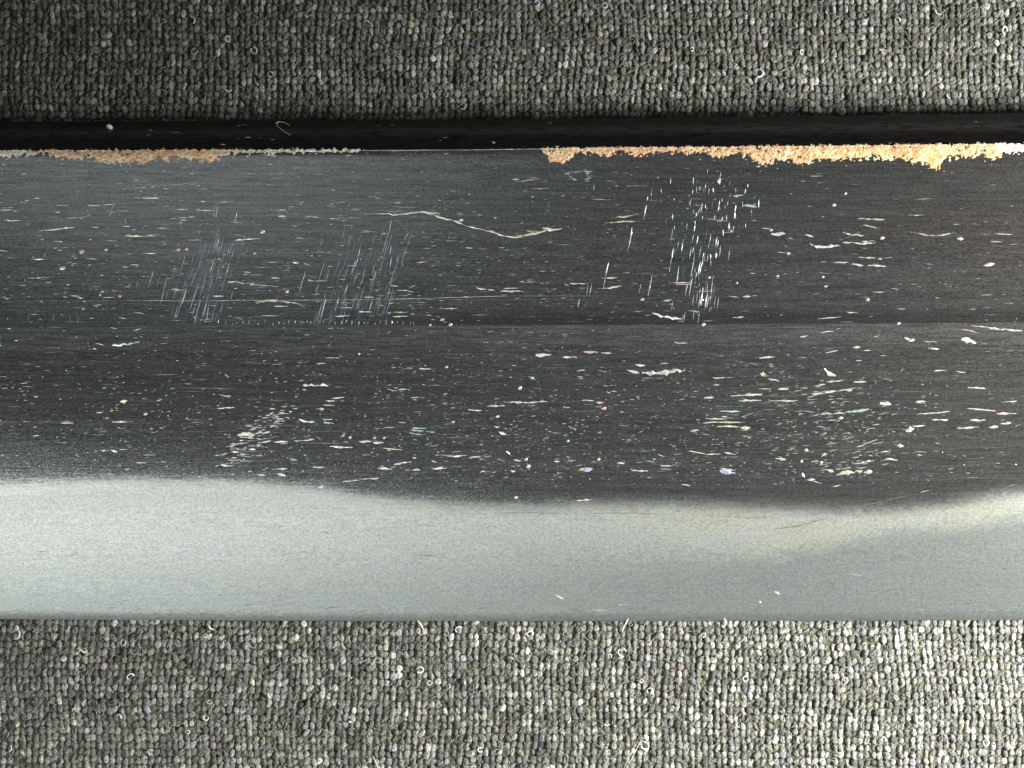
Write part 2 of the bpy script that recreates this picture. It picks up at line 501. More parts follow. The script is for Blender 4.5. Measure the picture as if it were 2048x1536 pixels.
SCR += crop(1000, 350, (4.4, 'W', 900, 360, 890, 440, 872, 520), (4.4, 'Y', 740, 595, 730, 650, 718, 700), (3, 'Y', 718, 700, 708, 770), (3, 'Y', 695, 705, 810, 700),
            (3.4, 'Y', 670, 776, 740, 772, 830, 758), (3.2, 'W', 480, 740, 590, 742), (2.6, 'W', 440, 748, 470, 750), (3.4, 'Y', 770, 290, 850, 285, 955, 268),
            (3.4, 'Y', 720, 325, 840, 318, 955, 314), (2.8, 'G', 1187, 480, 1172, 570, 1155, 660), (4, 'B', 1332, 315, 1325, 385), (3.6, 'W', 1322, 400, 1305, 482),
            (2.6, 'W', 1252, 430, 1240, 520), (2.4, 'W', 1222, 440, 1210, 500), (3, 'B', 1392, 525, 1375, 620, 1355, 718), (2.6, 'W', 1327, 570, 1300, 700),
            (2.4, 'W', 1222, 620, 1205, 745), (2.6, 'B', 1375, 480, 1360, 560), (2.4, 'W', 1040, 680, 1010, 830), (2.2, 'W', 962, 740, 950, 810), (2.2, 'B', 602, 730, 590, 825),
            (2.2, 'W', 628, 730, 610, 825), (2, 'W', 545, 840, 530, 910), (2, 'B', 592, 860, 578, 910), (2.4, 'W', 1505, 480, 1497, 560), (4, 'Y', 1478, 530, 1472, 570),
            (3, 'W', 1435, 540, 1437, 580), (3.4, 'W', 1612, 200, 1598, 300), (4, 'W', 1595, 350, 1587, 390), (2.6, 'W', 1568, 320, 1558, 390), (2.4, 'W', 1002, 200, 975, 325),
            (3, 'W', 1010, 145, 1003, 180), (2.6, 'W', 1035, 95, 1030, 190), (4, 'W', 1502, 165, 1488, 250), (3.4, 'W', 1382, 185, 1376, 230), (3.4, 'G', 1405, 200, 1400, 230),
            (4, 'W', 1322, 15, 1317, 70), (3, 'W', 1367, 75, 1362, 105), (3.4, 'W', 1428, 90, 1424, 125), (2.8, 'W', 1455, 85, 1453, 120), (2.6, 'W', 1405, 55, 1400, 95),
            (5, 'O', 1302, 165, 1296, 208), (3, 'Y', 1305, 163, 1370, 164), (6, 'W', 1590, 142, 1660, 135), (5, 'W', 1555, 180, 1550, 205), (2.6, 'W', 1340, 255, 1336, 290),
            (3, 'W', 1365, 225, 1345, 275), (2.4, 'W', 1225, 250, 1220, 300), (2.2, 'W', 1080, 0, 1078, 30), (2.4, 'W', 640, 70, 640, 105), (8, 'W', 1850, 400, 1900, 402, 1950, 400),
            (3, 'W', 1790, 362, 1850, 368), (5, 'W', 1040, 945, 1110, 965, 1240, 985), (4, 'W', 1590, 972, 1665, 968), (5, 'W', 870, 1332, 950, 1350),
            (9, 'W', 970, 1352, 1100, 1350, 1180, 1340, 1262, 1334), (6, 'W', 245, 1230, 350, 1228), (6.5, 'W', 435, 1242, 525, 1245), (4, 'P', 570, 1206, 670, 1210),
            (3, 'W', 690, 1212, 760, 1218), (7, 'Y', 1450, 1384, 1530, 1385), (4, 'P', 1455, 1432, 1500, 1434), (4, 'W', 925, 1297, 990, 1300), (3.4, 'W', 1190, 1143, 1280, 1150),
            (4, 'W', 1095, 1290, 1150, 1288), (3.4, 'W', 525, 1337, 580, 1335), (2.4, 'W', 1452, 700, 1440, 820), (3, 'W', 1417, 740, 1412, 800), (5, 'W', 1412, 825, 1402, 905),
            (3, 'W', 1387, 760, 1370, 890), (2.4, 'W', 1300, 770, 1290, 830), (2.4, 'W', 1362, 935, 1358, 975), (4, 'W', 1115, 860, 1170, 855), (3.4, 'P', 1200, 745, 1300, 748),
            (3, 'W', 1150, 735, 1300, 735), (2.2, 'W', 620, 165, 760, 170), (2.2, 'W', 100, 50, 280, 22), (3.4, 'W', 80, 30, 130, 30), (3, 'W', 200, 20, 250, 18),
            (2.2, 'W', 860, 75, 1000, 72), (2.2, 'W', 1330, 795, 1480, 792), (4, 'W', 1650, 208, 1770, 215), (2.6, 'W', 1768, 170, 1765, 225),
            (2.6, 'Y', 1410, 296, 1550, 318), (3.6, 'Y', 1515, 280, 1510, 320), (4, 'W', 1660, 828, 1710, 828), (2.6, 'W', 1560, 825, 1630, 838))
SCR += crop(1448, 350, (6, 'W', 585, 462, 640, 490, 700, 492, 790, 480), (5, 'W', 810, 462, 860, 455, 930, 470, 1035, 460), (5, 'W', 940, 455, 1030, 448),
            (4, 'W', 810, 394, 870, 410, 955, 413), (4, 'W', 555, 405, 615, 422), (4.4, 'W', 960, 302, 1095, 303), (2.6, 'W', 905, 300, 970, 298), (3.4, 'W', 950, 343, 1000, 352, 1070, 366),
            (3, 'W', 1250, 270, 1360, 275), (3.4, 'W', 1270, 388, 1350, 405, 1430, 415, 1500, 408, 1585, 393), (6, 'W', 1590, 435, 1640, 432), (3, 'W', 1820, 455, 1905, 458),
            (2.4, 'W', 1840, 400, 1980, 408), (4, 'W', 920, 560, 1030, 568), (4, 'W', 1050, 572, 1080, 572), (4, 'W', 1095, 566, 1145, 565), (4, 'W', 870, 605, 950, 618),
            (3.4, 'W', 980, 616, 1115, 620), (3, 'W', 660, 594, 700, 594), (3, 'W', 750, 597, 850, 597), (5.4, 'W', 1770, 624, 1850, 606), (2.4, 'W', 360, 527, 420, 530),
            (5, 'W', 425, 535, 455, 535), (2.6, 'W', 640, 982, 800, 968), (4, 'P', 838, 935, 912, 943), (2.4, 'Y', 1690, 1028, 1800, 1038), (4.4, 'Y', 1790, 1040, 1850, 1050, 1940, 1058, 2040, 1064),
            (2.8, 'P', 1620, 1053, 1720, 1070), (6, 'W', 1230, 1114, 1270, 1122), (10, 'W', 1262, 1126, 1300, 1122), (9, 'W', 1620, 1118, 1680, 1130, 1720, 1152),
            (3, 'W', 1370, 1136, 1450, 1140), (3, 'W', 1400, 1180, 1470, 1190), (6, 'W', 685, 1322, 705, 1352, 765, 1366), (3, 'W', 710, 1416, 820, 1400), (3.4, 'W', 600, 1498, 680, 1490),
            (3.4, 'W', 700, 1484, 765, 1476), (3.4, 'W', 795, 1472, 870, 1464), (3.4, 'W', 370, 1458, 440, 1456), (3, 'W', 240, 1250, 350, 1240), (4, 'Y', 880, 1178, 930, 1175),
            (3, 'W', 955, 1196, 1005, 1198), (5, 'O', 1588, 1338, 1645, 1352), (3.4, 'Y', 1430, 1335, 1520, 1332), (2.6, 'W', 1670, 1448, 1780, 1460), (3, 'W', 130, 1502, 260, 1498),
            (6, 'Y', 243, 1360, 285, 1362), (3, 'W', 300, 1390, 375, 1408), (4, 'W', 520, 1108, 575, 1098), (3, 'W', 660, 1075, 745, 1065), (2.6, 'W', 690, 1215, 780, 1198),
            (4, 'W', 900, 1268, 940, 1265), (3, 'W', 885, 1415, 970, 1412), (2.6, 'W', 1180, 912, 1240, 915), (3, 'W', 1140, 775, 1195, 782), (2.6, 'W', 1010, 798, 1090, 800))
SCR += crop(0, 750, (9, 'Y', 1622, 412, 1680, 408, 1738, 406), (3, 'W', 415, 326, 500, 328), (3, 'P', 765, 320, 860, 318, 910, 318), (3, 'W', 1545, 490, 1600, 478, 1670, 462),
            (3, 'W', 1580, 525, 1630, 526), (4, 'W', 1700, 505, 1745, 508), (3, 'W', 1640, 585, 1725, 588), (4, 'W', 1800, 395, 1840, 385), (3, 'W', 1780, 462, 1850, 450),
            (6, 'W', 1750, 674, 1808, 682), (6, 'W', 1888, 672, 1948, 688), (6, 'W', 1510, 612, 1555, 618), (3, 'W', 1640, 542, 1710, 545), (6, 'Y', 820, 180, 870, 178),
            (3, 'W', 980, 548, 1060, 545), (3, 'P', 930, 598, 1000, 600), (4, 'W', 760, 512, 800, 525), (3.4, 'W', 1900, 640, 1960, 636), (3, 'W', 1480, 225, 1600, 222),
            (3, 'P', 1870, 456, 1965, 454))
SCR += crop(500, 750, (3.4, 'W', 545, 485, 620, 492, 700, 495), (5, 'W', 330, 303, 390, 318), (3, 'W', 390, 318, 440, 322), (3, 'Y', 500, 322, 572, 330), (3, 'Y', 495, 300, 560, 305),
            (3, 'G', 1085, 395, 1200, 412), (2.6, 'G', 1100, 378, 1190, 382), (2.6, 'G', 1110, 360, 1200, 365), (3, 'W', 1300, 546, 1400, 556, 1480, 548), (3.4, 'Y', 980, 612, 1040, 600, 1100, 594),
            (2.6, 'Y', 910, 500, 1040, 512), (4, 'W', 745, 452, 830, 452), (4, 'W', 840, 460, 910, 462), (3, 'W', 1730, 184, 1900, 188, 2030, 180), (3, 'W', 1620, 215, 1740, 208),
            (3, 'W', 1490, 236, 1580, 244), (3, 'W', 630, 728, 760, 714), (3, 'W', 760, 710, 880, 704), (3, 'W', 870, 635, 970, 642), (5, 'W', 1110, 648, 1160, 650), (5, 'W', 1240, 590, 1270, 592),
            (3.4, 'W', 1250, 640, 1345, 636), (5, 'W', 1570, 662, 1605, 656), (4, 'W', 1780, 654, 1810, 656), (3, 'W', 1500, 560, 1580, 556), (4, 'W', 1670, 350, 1700, 362),
            (6, 'W', 1700, 385, 1745, 410), (4, 'W', 1750, 520, 1775, 545), (4, 'G', 1800, 575, 1850, 590), (3, 'W', 430, 628, 500, 630), (3, 'W', 150, 642, 230, 640),
            (2.4, 'D', 530, 680, 570, 640), (5, 'W', 1110, 560, 1135, 565), (2.6, 'W', 400, 440, 440, 440), (2.4, 'W', 300, 450, 420, 444), (4, 'W', 470, 232, 505, 230),
            (2.6, 'W', 520, 175, 580, 178), (2.4, 'O', 500, 205, 580, 208), (2.6, 'W', 560, 160, 640, 152), (2.6, 'W', 920, 356, 980, 360), (3, 'W', 1100, 155, 1160, 152))
SCR += crop(1000, 750, (2.6, 'W', 1570, 142, 1790, 135), (4, 'W', 1645, 176, 1700, 175), (3, 'W', 1700, 175, 1785, 173), (2.6, 'Y', 1400, 298, 1550, 302), (2.6, 'Y', 1450, 322, 1650, 323),
            (3, 'Y', 1480, 350, 1640, 353), (5, 'Y', 1645, 366, 1705, 362), (2.6, 'G', 1500, 246, 1640, 250), (2.4, 'Y', 1380, 330, 1480, 318), (8, 'B', 1500, 650, 1560, 668, 1605, 664),
            (3, 'W', 1505, 640, 1610, 650), (7, 'B', 568, 652, 630, 634), (3, 'W', 1185, 540, 1240, 538), (2.6, 'W', 1290, 518, 1400, 540), (2.8, 'P', 1400, 542, 1505, 540),
            (4, 'W', 1530, 528, 1610, 546), (3, 'W', 1095, 618, 1180, 622), (3, 'W', 1090, 640, 1170, 645), (4, 'G', 1890, 572, 1955, 577), (3.4, 'Y', 520, 856, 630, 850),
            (3, 'Y', 1240, 748, 1300, 758), (3, 'W', 800, 602, 850, 604), (3.4, 'W', 370, 590, 410, 590), (3, 'W', 1390, 155, 1460, 150), (4, 'W', 1295, 385, 1360, 375),
            (3, 'P', 655, 188, 710, 188), (3, 'W', 560, 174, 640, 174), (3, 'W', 900, 650, 1010, 658))
SCR += crop(1448, 750, (4, 'W', 600, 134, 650, 130), (5, 'W', 690, 120, 760, 108), (4, 'W', 740, 266, 830, 255), (5, 'G', 830, 252, 990, 234), (4, 'W', 795, 104, 880, 104), (3, 'W', 690, 48, 810, 36),
            (3, 'W', 1320, 268, 1400, 262), (3, 'W', 1400, 262, 1545, 250), (2.6, 'W', 1660, 228, 1860, 246), (4, 'P', 1860, 266, 1995, 265), (3.4, 'W', 1590, 366, 1740, 354),
            (5, 'W', 1810, 356, 1870, 356), (4, 'Y', 1890, 332, 1960, 328), (9, 'W', 1240, 386, 1300, 374), (3, 'W', 1290, 350, 1370, 345), (3, 'O', 905, 490, 960, 478), (2.6, 'Y', 950, 475, 1045, 440),
            (4, 'W', 890, 606, 960, 594, 1025, 580), (3.4, 'W', 1070, 588, 1120, 570, 1185, 582), (8, 'Y', 765, 678, 850, 668, 945, 655), (8, 'Y', 955, 662, 1012, 662), (9, 'W', 708, 652, 748, 660),
            (4, 'W', 570, 718, 620, 712), (4, 'W', 610, 726, 670, 742), (6, 'W', 530, 672, 550, 700), (8, 'W', 1065, 192, 1140, 196), (3, 'W', 1420, 306, 1530, 308), (3, 'W', 1680, 310, 1785, 308),
            (3, 'W', 370, 94, 440, 98), (3, 'W', 325, 176, 490, 176), (4, 'W', 355, 572, 420, 576), (5, 'P', 668, 545, 705, 538), (6, 'Y', 1180, 484, 1222, 486), (3, 'W', 1310, 182, 1380, 182),
            (3, 'W', 1665, 86, 1785, 92), (3, 'W', 890, 45, 970, 48), (3.4, 'W', 1070, 528, 1130, 524), (3, 'W', 1920, 182, 2000, 180), (3, 'Y', 0, 352, 75, 352), (6, 'Y', 115, 368, 180, 364),
            (3, 'W', 100, 176, 225, 175), (3, 'W', 0, 245, 95, 250), (3, 'W', 640, 68, 690, 62), (3, 'W', 975, 370, 1030, 362), (4, 'W', 660, 268, 735, 260), (4, 'W', 780, 295, 815, 292),
            (3, 'Y', 740, 765, 800, 750), (1.8, 'D', 930, 890, 1020, 878, 1100, 862), (2.2, 'D', 1100, 858, 1190, 835, 1275, 824), (2, 'W', 1340, 800, 1400, 788))
# spine
SCR += crop(0, 0, (2.4, 'W', 1590, 862, 1650, 855, 1745, 848), (2.2, 'Y', 245, 930, 370, 926), (1.8, 'D', 535, 915, 610, 905), (3, 'Y', 1000, 888, 1060, 892), (2, 'Y', 970, 925, 1080, 912),
            (2, 'Y', 1120, 908, 1280, 900), (4, 'O', 1745, 945, 1795, 935), (3, 'Y', 1600, 945, 1740, 935), (2.4, 'Y', 1600, 985, 1700, 970), (3.4, 'O', 1500, 985, 1545, 990),
            (2.4, 'O', 1400, 958, 1460, 950), (2.2, 'O', 1620, 915, 1740, 895), (2.4, 'O', 1290, 990, 1350, 990), (2, 'W', 80, 838, 130, 840), (2.2, 'O', 1660, 975, 1700, 978),
            (2.4, 'O', 1820, 950, 1890, 955))
SCR += crop(700, 0, (2.2, 'Y', 0, 860, 100, 858), (2, 'Y', 120, 858, 420, 852), (2.6, 'Y', 585, 885, 610, 880), (2.2, 'O', 610, 915, 670, 910), (2.2, 'Y', 612, 940, 680, 935),
            (2, 'O', 590, 960, 640, 960), (2.6, 'O', 180, 962, 225, 968), (3, 'Y', 1475, 857, 1505, 852), (3, 'D', 1350, 842, 1380, 838), (4, 'W', 965, 970, 995, 972))
SCR += crop(1448, 0, (2.4, 'W', 1695, 835, 1745, 832), (2.4, 'W', 1922, 970, 1935, 940), (2, 'D', 100, 868, 130, 865))
# highlight of the spine corner, painted as pale slivers
SCR += [([(440, 303), (560, 302.5), (720, 302)], 3.2, 'W'), ([(720, 301), (900, 300)], 2.4, 'W'), ([(900, 300), (1090, 298)], 2.0, 'W'),
        ([(1680, 286), (1900, 284)], 1.4, 'D')]
# a pale oxide bloom under the spine edge, made of short crooked crusts
for q in range(34):
    a_, r_ = rng.uniform(0, 6.28), rng.uniform(0.2, 1.0) ** 0.5
    u_, v_ = 1160 + 30 * r_ * math.cos(a_), 351 + 12 * r_ * math.sin(a_)
    SCR.append(([(u_ - 5, v_ + rng.normal(0, 2)), (u_, v_ + rng.normal(0, 2)), (u_ + 5, v_ + rng.normal(0, 2))], rng.uniform(1.4, 2.6), random.choice('GWW')))
SCR += [([(1030, 473), (1060, 468), (1092, 462)], 4, 'Y'), ([(1052, 461), (1075, 461)], 5, 'O'), ([(1070, 466), (1105, 459), (1124, 457)], 5, 'Y'), ([(1085, 455), (1112, 458)], 3, 'W')]
# the two very long hairlines
SCR.append(([(30, 601.5), (420, 601.5), (760, 599), (1010, 592), (1290, 592)], 1.1, 'W'))
SCR.append(([(760, 598), (1100, 599.5), (1560, 592)], 0.9, 'D'))
# fine pale and dark lines on the tempered edge
SCR += [([(1545, 1059), (1600, 1051), (1650, 1037)], 2.0, 'D'), ([(1000, 1026), (1060, 1025), (1135, 1029)], 1.3, 'D'), ([(1170, 1027), (1260, 1026), (1335, 1029)], 1.4, 'D'),
        ([(1410, 1066), (1460, 1067), (1513, 1066), (1560, 1059)], 1.5, 'W'), ([(1420, 1031), (1490, 1036), (1570, 1034)], 1.1, 'D'), ([(1610, 1088), (1625, 1080), (1642, 1076)], 1.6, 'W'),
        ([(1605, 1090), (1618, 1083), (1636, 1078)], 1.3, 'D'), ([(780, 1104), (860, 1100), (960, 1108)], 1.1, 'W'), ([(820, 1110), (880, 1112)], 1.0, 'D'),
        ([(540, 1214), (575, 1211), (598, 1204)], 2.2, 'W'), ([(500, 1212), (540, 1214)], 1.6, 'W'), ([(208, 1210), (248, 1210)], 1.6, 'W'), ([(1112, 1192), (1126, 1198)], 6, 'Y'),
        ([(1180, 1220), (1215, 1222)], 2.2, 'W'), ([(1235, 1211), (1258, 1209)], 2.0, 'W'), ([(957, 1221), (970, 1221)], 1.8, 'W'), ([(1548, 1184), (1560, 1188)], 4, 'O'),
        ([(1517, 1205), (1523, 1205)], 4, 'W')]

vis = []
for pts, wpx, tint in SCR:
    L = sum(math.dist(a, b) for a, b in zip(pts, pts[1:]))
    vis.append(L * wpx)
order = sorted(range(len(SCR)), key=lambda k: -vis[k])
keep = set(order[:240])
rest_V, rest_F, rest_T, nv = [], [], [], 0


def tint_arr(t, n, gain=1.0):
    c = np.array(TINT[t] if isinstance(t, str) else t)
    if isinstance(t, str) and t not in 'D':
        c = 0.22 * np.array(TINT['W']) * 1.04 + 0.78 * c * 1.04
    c = np.minimum(c * gain, 0.95)
    return np.tile(np.append(c, 1.0), (n, 1))


def add_rest(V, F, T):
    global nv
    rest_V.append(V)
    rest_F.append(F + nv)
    rest_T.append(T)
    nv += len(V)


for k, (pts, wpx, tint) in enumerate(SCR):
    on_spine = max(p[1] for p in pts) < 296 - 0.006 * (pts[0][0] - 1024) and pts[0][0] < 1500
    steep = abs(pts[-1][1] - pts[0][1]) > 1.5 * abs(pts[-1][0] - pts[0][0])
    V, F = sliver(pts, (0.62 if steep else 1.0) * wpx * (0.86 if len(pts) < 12 else 0.9), 0.75 if wpx > 2.9 else 0.45)
    um = float(np.clip(pts[0][0], 0, 2048))
    g = np.interp(um, [0, 1000, 2048], [1.1, 0.9, 0.66]) * (0.75 if wpx < 2.3 else 0.95) * rng.uniform(0.7, 1.0) * (1.05 if on_spine else 1.0)  # tint darkened towards the right to offset the stronger lamp there
    if k in keep:
        o = mesh_np("scratch", V, F, M_scr, blade, smooth=False, attrs={"tint": ('C', tint_arr(tint, len(V), g))})
        if len(pts) > 12:
            o["label"] = "long wavy yellowish scratch"
    else:
        add_rest(V, F, tint_arr(tint, len(V), g))


def pick_tint():
    r = rng.random()
    return 'W' if r < 0.66 else 'Y' if r < 0.80 else 'B' if r < 0.88 else 'P' if r < 0.93 else 'G' if r < 0.97 else 'O'


def fleck(u, v, L, wpx, ang, tint, gain):
    du, dv = math.cos(ang) * L / 2, math.sin(ang) * L / 2
    V, F = sliver([(u - du, v - dv), (u + du, v + dv)], wpx, 0.3, n=3)
    add_rest(V, F, tint_arr(tint, len(V), gain * np.interp(u, [0, 1000, 2048], [1.05, 0.74, 0.5])))  # fleck tint also darkens rightwards, against the lamp


def lname(med, sig, hi):
    return min(hi, med * math.exp(rng.normal(0, sig)))


for _ in range(2500):                                    # upper flat: short lengthwise dashes, thinning to the right
    u, v = rng.uniform(-450, 2500), rng.uniform(306, 645)
    if rng.random() > np.interp(u, [0, 700, 1300, 1600, 2048], [1, 0.9, 0.7, 0.45, 0.3]):
        continue
    fleck(u, v, lname(8, 0.6, 36), rng.uniform(0.9, 2.1), rng.normal(0, 0.05), pick_tint(), rng.uniform(0.3, 0.95))
for _ in range(7400):                                    # lower bevel: small flecks, thickest in a band above the temper line
    u = rng.uniform(-450, 2500)
    v = rng.uniform(655, 975)
    dens = np.interp(v, [655, 700, 780, 850, 930, 975], [0.35, 0.4, 0.75, 1, 1, 0.3]) * np.interp(u, [0, 500, 1000, 1700, 1900, 2048], [0.42, 0.7, 1, 0.9, 0.42, 0.25])
    if rng.random() > dens:
        continue
    fleck(u, v, lname(4.6, 0.65, 26), rng.uniform(0.8, 1.7), rng.normal(-0.04, 0.15), pick_tint(), rng.uniform(0.2, 1.0) ** 1.15)
for _ in range(2000):                                    # hair-thin lengthwise polishing lines
    u, v = rng.uniform(-450, 2500), rng.uniform(304, 960)
    fleck(u, v, lname(26, 0.7, 130), rng.uniform(0.5, 0.9), rng.normal(0, 0.02), random.choice('WWBY'), rng.uniform(0.1, 0.35))
for _ in range(70):                                      # three patches of crossing scratches
    fleck(rng.normal(1425, 45), rng.uniform(340, 470), rng.uniform(5, 16), rng.uniform(0.9, 2.0), 1.62 + rng.normal(0, 0.08), random.choice('WWBG'), rng.uniform(0.2, 0.75))
for _ in range(60):
    v = rng.uniform(470, 640)
    fleck(rng.normal(1400, 28), v, rng.uniform(8, 30), rng.uniform(1, 1.8), 1.72, random.choice('WWBG'), rng.uniform(0.3, 0.8))
for _ in range(150):
    v = rng.uniform(465, 645)
    fleck(rng.uniform(640, 800) - (v - 550) * 0.3, v, rng.uniform(14, 60), rng.uniform(0.7, 1.2), 1.84 + rng.normal(0, 0.03), random.choice('WBBB'), rng.uniform(0.2, 0.8))
for _ in range(140):
    v = rng.uniform(470, 645)
    fleck(rng.normal(415, 34) - (v - 550) * 0.3, v, rng.uniform(14, 60), rng.uniform(0.7, 1.3), 1.85 + rng.normal(0, 0.03), random.choice('WBBB'), rng.uniform(0.25, 0.85))
for u in np.arange(440, 840, 11.5):                      # the comb of ticks just above the ridge
    fleck(u + rng.normal(0, 2), 645 + rng.normal(0, 1.5), rng.uniform(4, 9), rng.uniform(1.5, 3.5), 1.75, random.choice('WWB'), rng.uniform(0.3, 0.75))
for _ in range(120):                                     # slanting dashes, right
    u, v = rng.normal(1660, 70), rng.uniform(770, 940)
    fleck(u, v, rng.uniform(4, 20), rng.uniform(1.0, 2.4), -0.16 + rng.normal(0, 0.1), pick_tint(), rng.uniform(0.25, 0.9))
for _ in range(110):                                     # clump by the left of the middle, running down to the left
    t = rng.random()
    fleck(575 - 120 * t + rng.normal(0, 14), 810 + 120 * t + rng.normal(0, 10), rng.uniform(5, 16), rng.uniform(1.2, 2.6), rng.normal(-0.05, 0.12), pick_tint(), rng.uniform(0.4, 1))
for _ in range(160):                                     # a few pale nicks on the tempered edge
    u, v = rng.uniform(-20, 2070), rng.choice([rng.uniform(1015, 1150), rng.uniform(1190, 1232)])
    fleck(u, v, lname(9, 0.5, 30), rng.uniform(0.8, 1.6), rng.normal(-0.02, 0.1), random.choice(['W', 'W', (0.45, 0.48, 0.45)]), rng.uniform(0.35, 0.6))
for _ in range(60):                                      # spine: faint lengthwise flecks
    u, v = rng.uniform(0, 2048), rng.uniform(248, 296)
    fleck(u, v - (u - 1024) * 0.006, lname(6, 0.5, 20), rng.uniform(0.8, 1.5), rng.normal(0, 0.05), random.choice('OYDDP'), rng.uniform(0.06, 0.25))
o = mesh_np("fine_scratches", np.concatenate(rest_V), np.concatenate(rest_F), M_scr, blade, smooth=False, attrs={"tint": ('C', np.concatenate(rest_T))})
o["kind"] = "stuff"

# small round raised spots
SPOTS = [(357, 499, 'P', 7), (373, 498, 'P', 7), (167, 609 + 8, 'R', 6), (884, 639, 'R', 7), (901, 649, 'P', 8), (860, 650, 'W', 5), (718, 708, 'P', 6), (574, 583, 'P', 8),
         (504, 568, 'P', 7), (1284, 599, 'R', 7), (1419, 555, 'P', 6), (1403, 600, 'P', 7), (1555, 552, 'R', 6), (1542, 460, 'R', 7), (1040, 776, 'W', 9), (1064, 756, 'B', 7),
         (1407, 649, 'W', 8), (1668, 410, 'O', 8), (1764, 476, 'O', 8), (1735, 599, 'R', 9), (1646, 554, 'W', 5), (1651, 573, 'R', 5), (1797, 647, 'B', 7), (1691, 387, 'B', 7),
         (291, 828, 'W', 7), (686, 871, 'R', 7), (700, 875, 'W', 6), (749, 876, 'R', 6), (768, 876, 'P', 6), (906, 844, 'R', 6), (642, 974, 'P', 8), (995, 833, 'W', 6), (1052, 919, 'R', 8),
         (1057, 933, 'P', 10), (1032, 995, 'W', 6), (1208, 817, 'R', 8), (1197, 919, 'P', 7), (1136, 882, 'G', 6), (1163, 939, 'R', 7), (205, 583, 'P', 6), (1612, 900, 'P', 6),
         (125, 536, 'Y', 10), (163, 503, 'P', 11), (212, 499, 'W', 7), (526, 463, 'W', 9), (524, 464, 'W', 8), (893, 734, 'B', 6), (1603, 923, 'W', 6), (1643, 925, 'P', 7), (1820, 855, 'W', 5),
         (922, 440, 'W', 7), (1474, 566, 'P', 5), (240, 592, 'P', 6), (200, 590, 'W', 5)]
th = np.linspace(0, 2 * np.pi, 8, endpoint=False)
for u, v, t, d in SPOTS:
    r = d / 2.0 * 0.85
    el = rng.uniform(1.0, 1.5)
    ring = lambda q: np.stack([u + np.cos(th) * r * q * el * rng.uniform(0.85, 1.15, 8), v + np.sin(th) * r * q], 1)
    a, b = ring(1.0), ring(0.6)
    V = np.concatenate([on_blade(a[:, 0], a[:, 1], 0.001), on_blade(b[:, 0], b[:, 1], r * S * 0.32), on_blade(np.array([u]), np.array([v]), r * S * 0.42)])
    i = np.arange(8)
    j = (i + 1) % 8
    F = np.concatenate([np.stack([i, i + 8, j + 8, j], 1), np.stack([i + 8, np.full(8, 16), np.full(8, 16), j + 8], 1)])
    me = bpy.data.meshes.new("round_spot")
    me.from_pydata((V * MM).tolist(), [], [tuple(dict.fromkeys(f)) for f in F.tolist()])
    at = me.attributes.new("tint", 'FLOAT_COLOR', 'POINT')
    at.data.foreach_set("color", tint_arr(t, 17, 0.72).astype(np.float32).ravel())
    me.materials.append(M_scr)
    me.polygons.foreach_set("use_smooth", np.ones(len(me.polygons), bool))
    new_obj("round_spot", me, blade)

# ------------------------------------------------------------------ rust crust and painted highlight strips along the spine corner
RUST_AND_HIGHLIGHT = [
    (-20, 120, [(-20, 13), (20, 14), (50, 10), (80, 8), (120, 8)], 0.0, 0.9),  # white strip: a highlight painted along the corner
    (440, 720, [(440, 8), (500, 6), (600, 5), (720, 4)], 0.0, 0.8),  # pale line: the edge highlight put into the crust colour
    (1996, 2070, [(1996, 20), (2020, 18), (2070, 18)], 0.0, 0.95),  # name, u0, u1, [(u, depth px)...], ochre, white
    (84, 318, [(84, 6), (110, 14), (150, 20), (185, 17), (215, 24), (245, 28), (290, 27), (318, 10)], 0.0, 0.15),
    (300, 462, [(300, 14), (330, 20), (360, 16), (385, 20), (410, 24), (430, 22), (445, 14), (462, 4)], 0.12, 0.1),
    (1086, 1162, [(1086, 5), (1100, 28), (1115, 32), (1130, 30), (1145, 18), (1162, 8)], 0.0, 0.1),
    (1158, 1236, [(1158, 8), (1180, 12), (1205, 16), (1225, 14), (1236, 6)], 0.1, 0.1),
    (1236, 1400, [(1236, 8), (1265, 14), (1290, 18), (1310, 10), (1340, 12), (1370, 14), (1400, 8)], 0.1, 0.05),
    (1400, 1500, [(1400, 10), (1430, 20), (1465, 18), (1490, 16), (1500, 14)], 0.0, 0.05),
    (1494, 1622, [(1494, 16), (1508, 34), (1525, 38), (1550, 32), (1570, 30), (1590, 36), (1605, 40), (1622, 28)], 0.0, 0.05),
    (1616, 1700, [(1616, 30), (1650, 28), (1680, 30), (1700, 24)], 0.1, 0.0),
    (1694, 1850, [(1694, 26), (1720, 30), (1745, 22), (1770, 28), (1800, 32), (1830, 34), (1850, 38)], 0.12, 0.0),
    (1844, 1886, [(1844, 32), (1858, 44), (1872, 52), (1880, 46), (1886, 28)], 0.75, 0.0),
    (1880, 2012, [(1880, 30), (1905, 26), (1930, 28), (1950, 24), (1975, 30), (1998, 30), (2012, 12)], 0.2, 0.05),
]


def vnoise(u, v, f, seed):
    """smooth value noise"""
    r = np.random.default_rng(seed).random((64, 64))
    a, b = u * f, v * f
    i, j = np.floor(a).astype(int), np.floor(b).astype(int)
    x, y = a - i, b - j
    x, y = x * x * (3 - 2 * x), y * y * (3 - 2 * y)
    q = lambda p, s: r[p % 64, s % 64]
    return (q(i, j) * (1 - x) + q(i + 1, j) * x) * (1 - y) + (q(i, j + 1) * (1 - x) + q(i + 1, j + 1) * x) * y


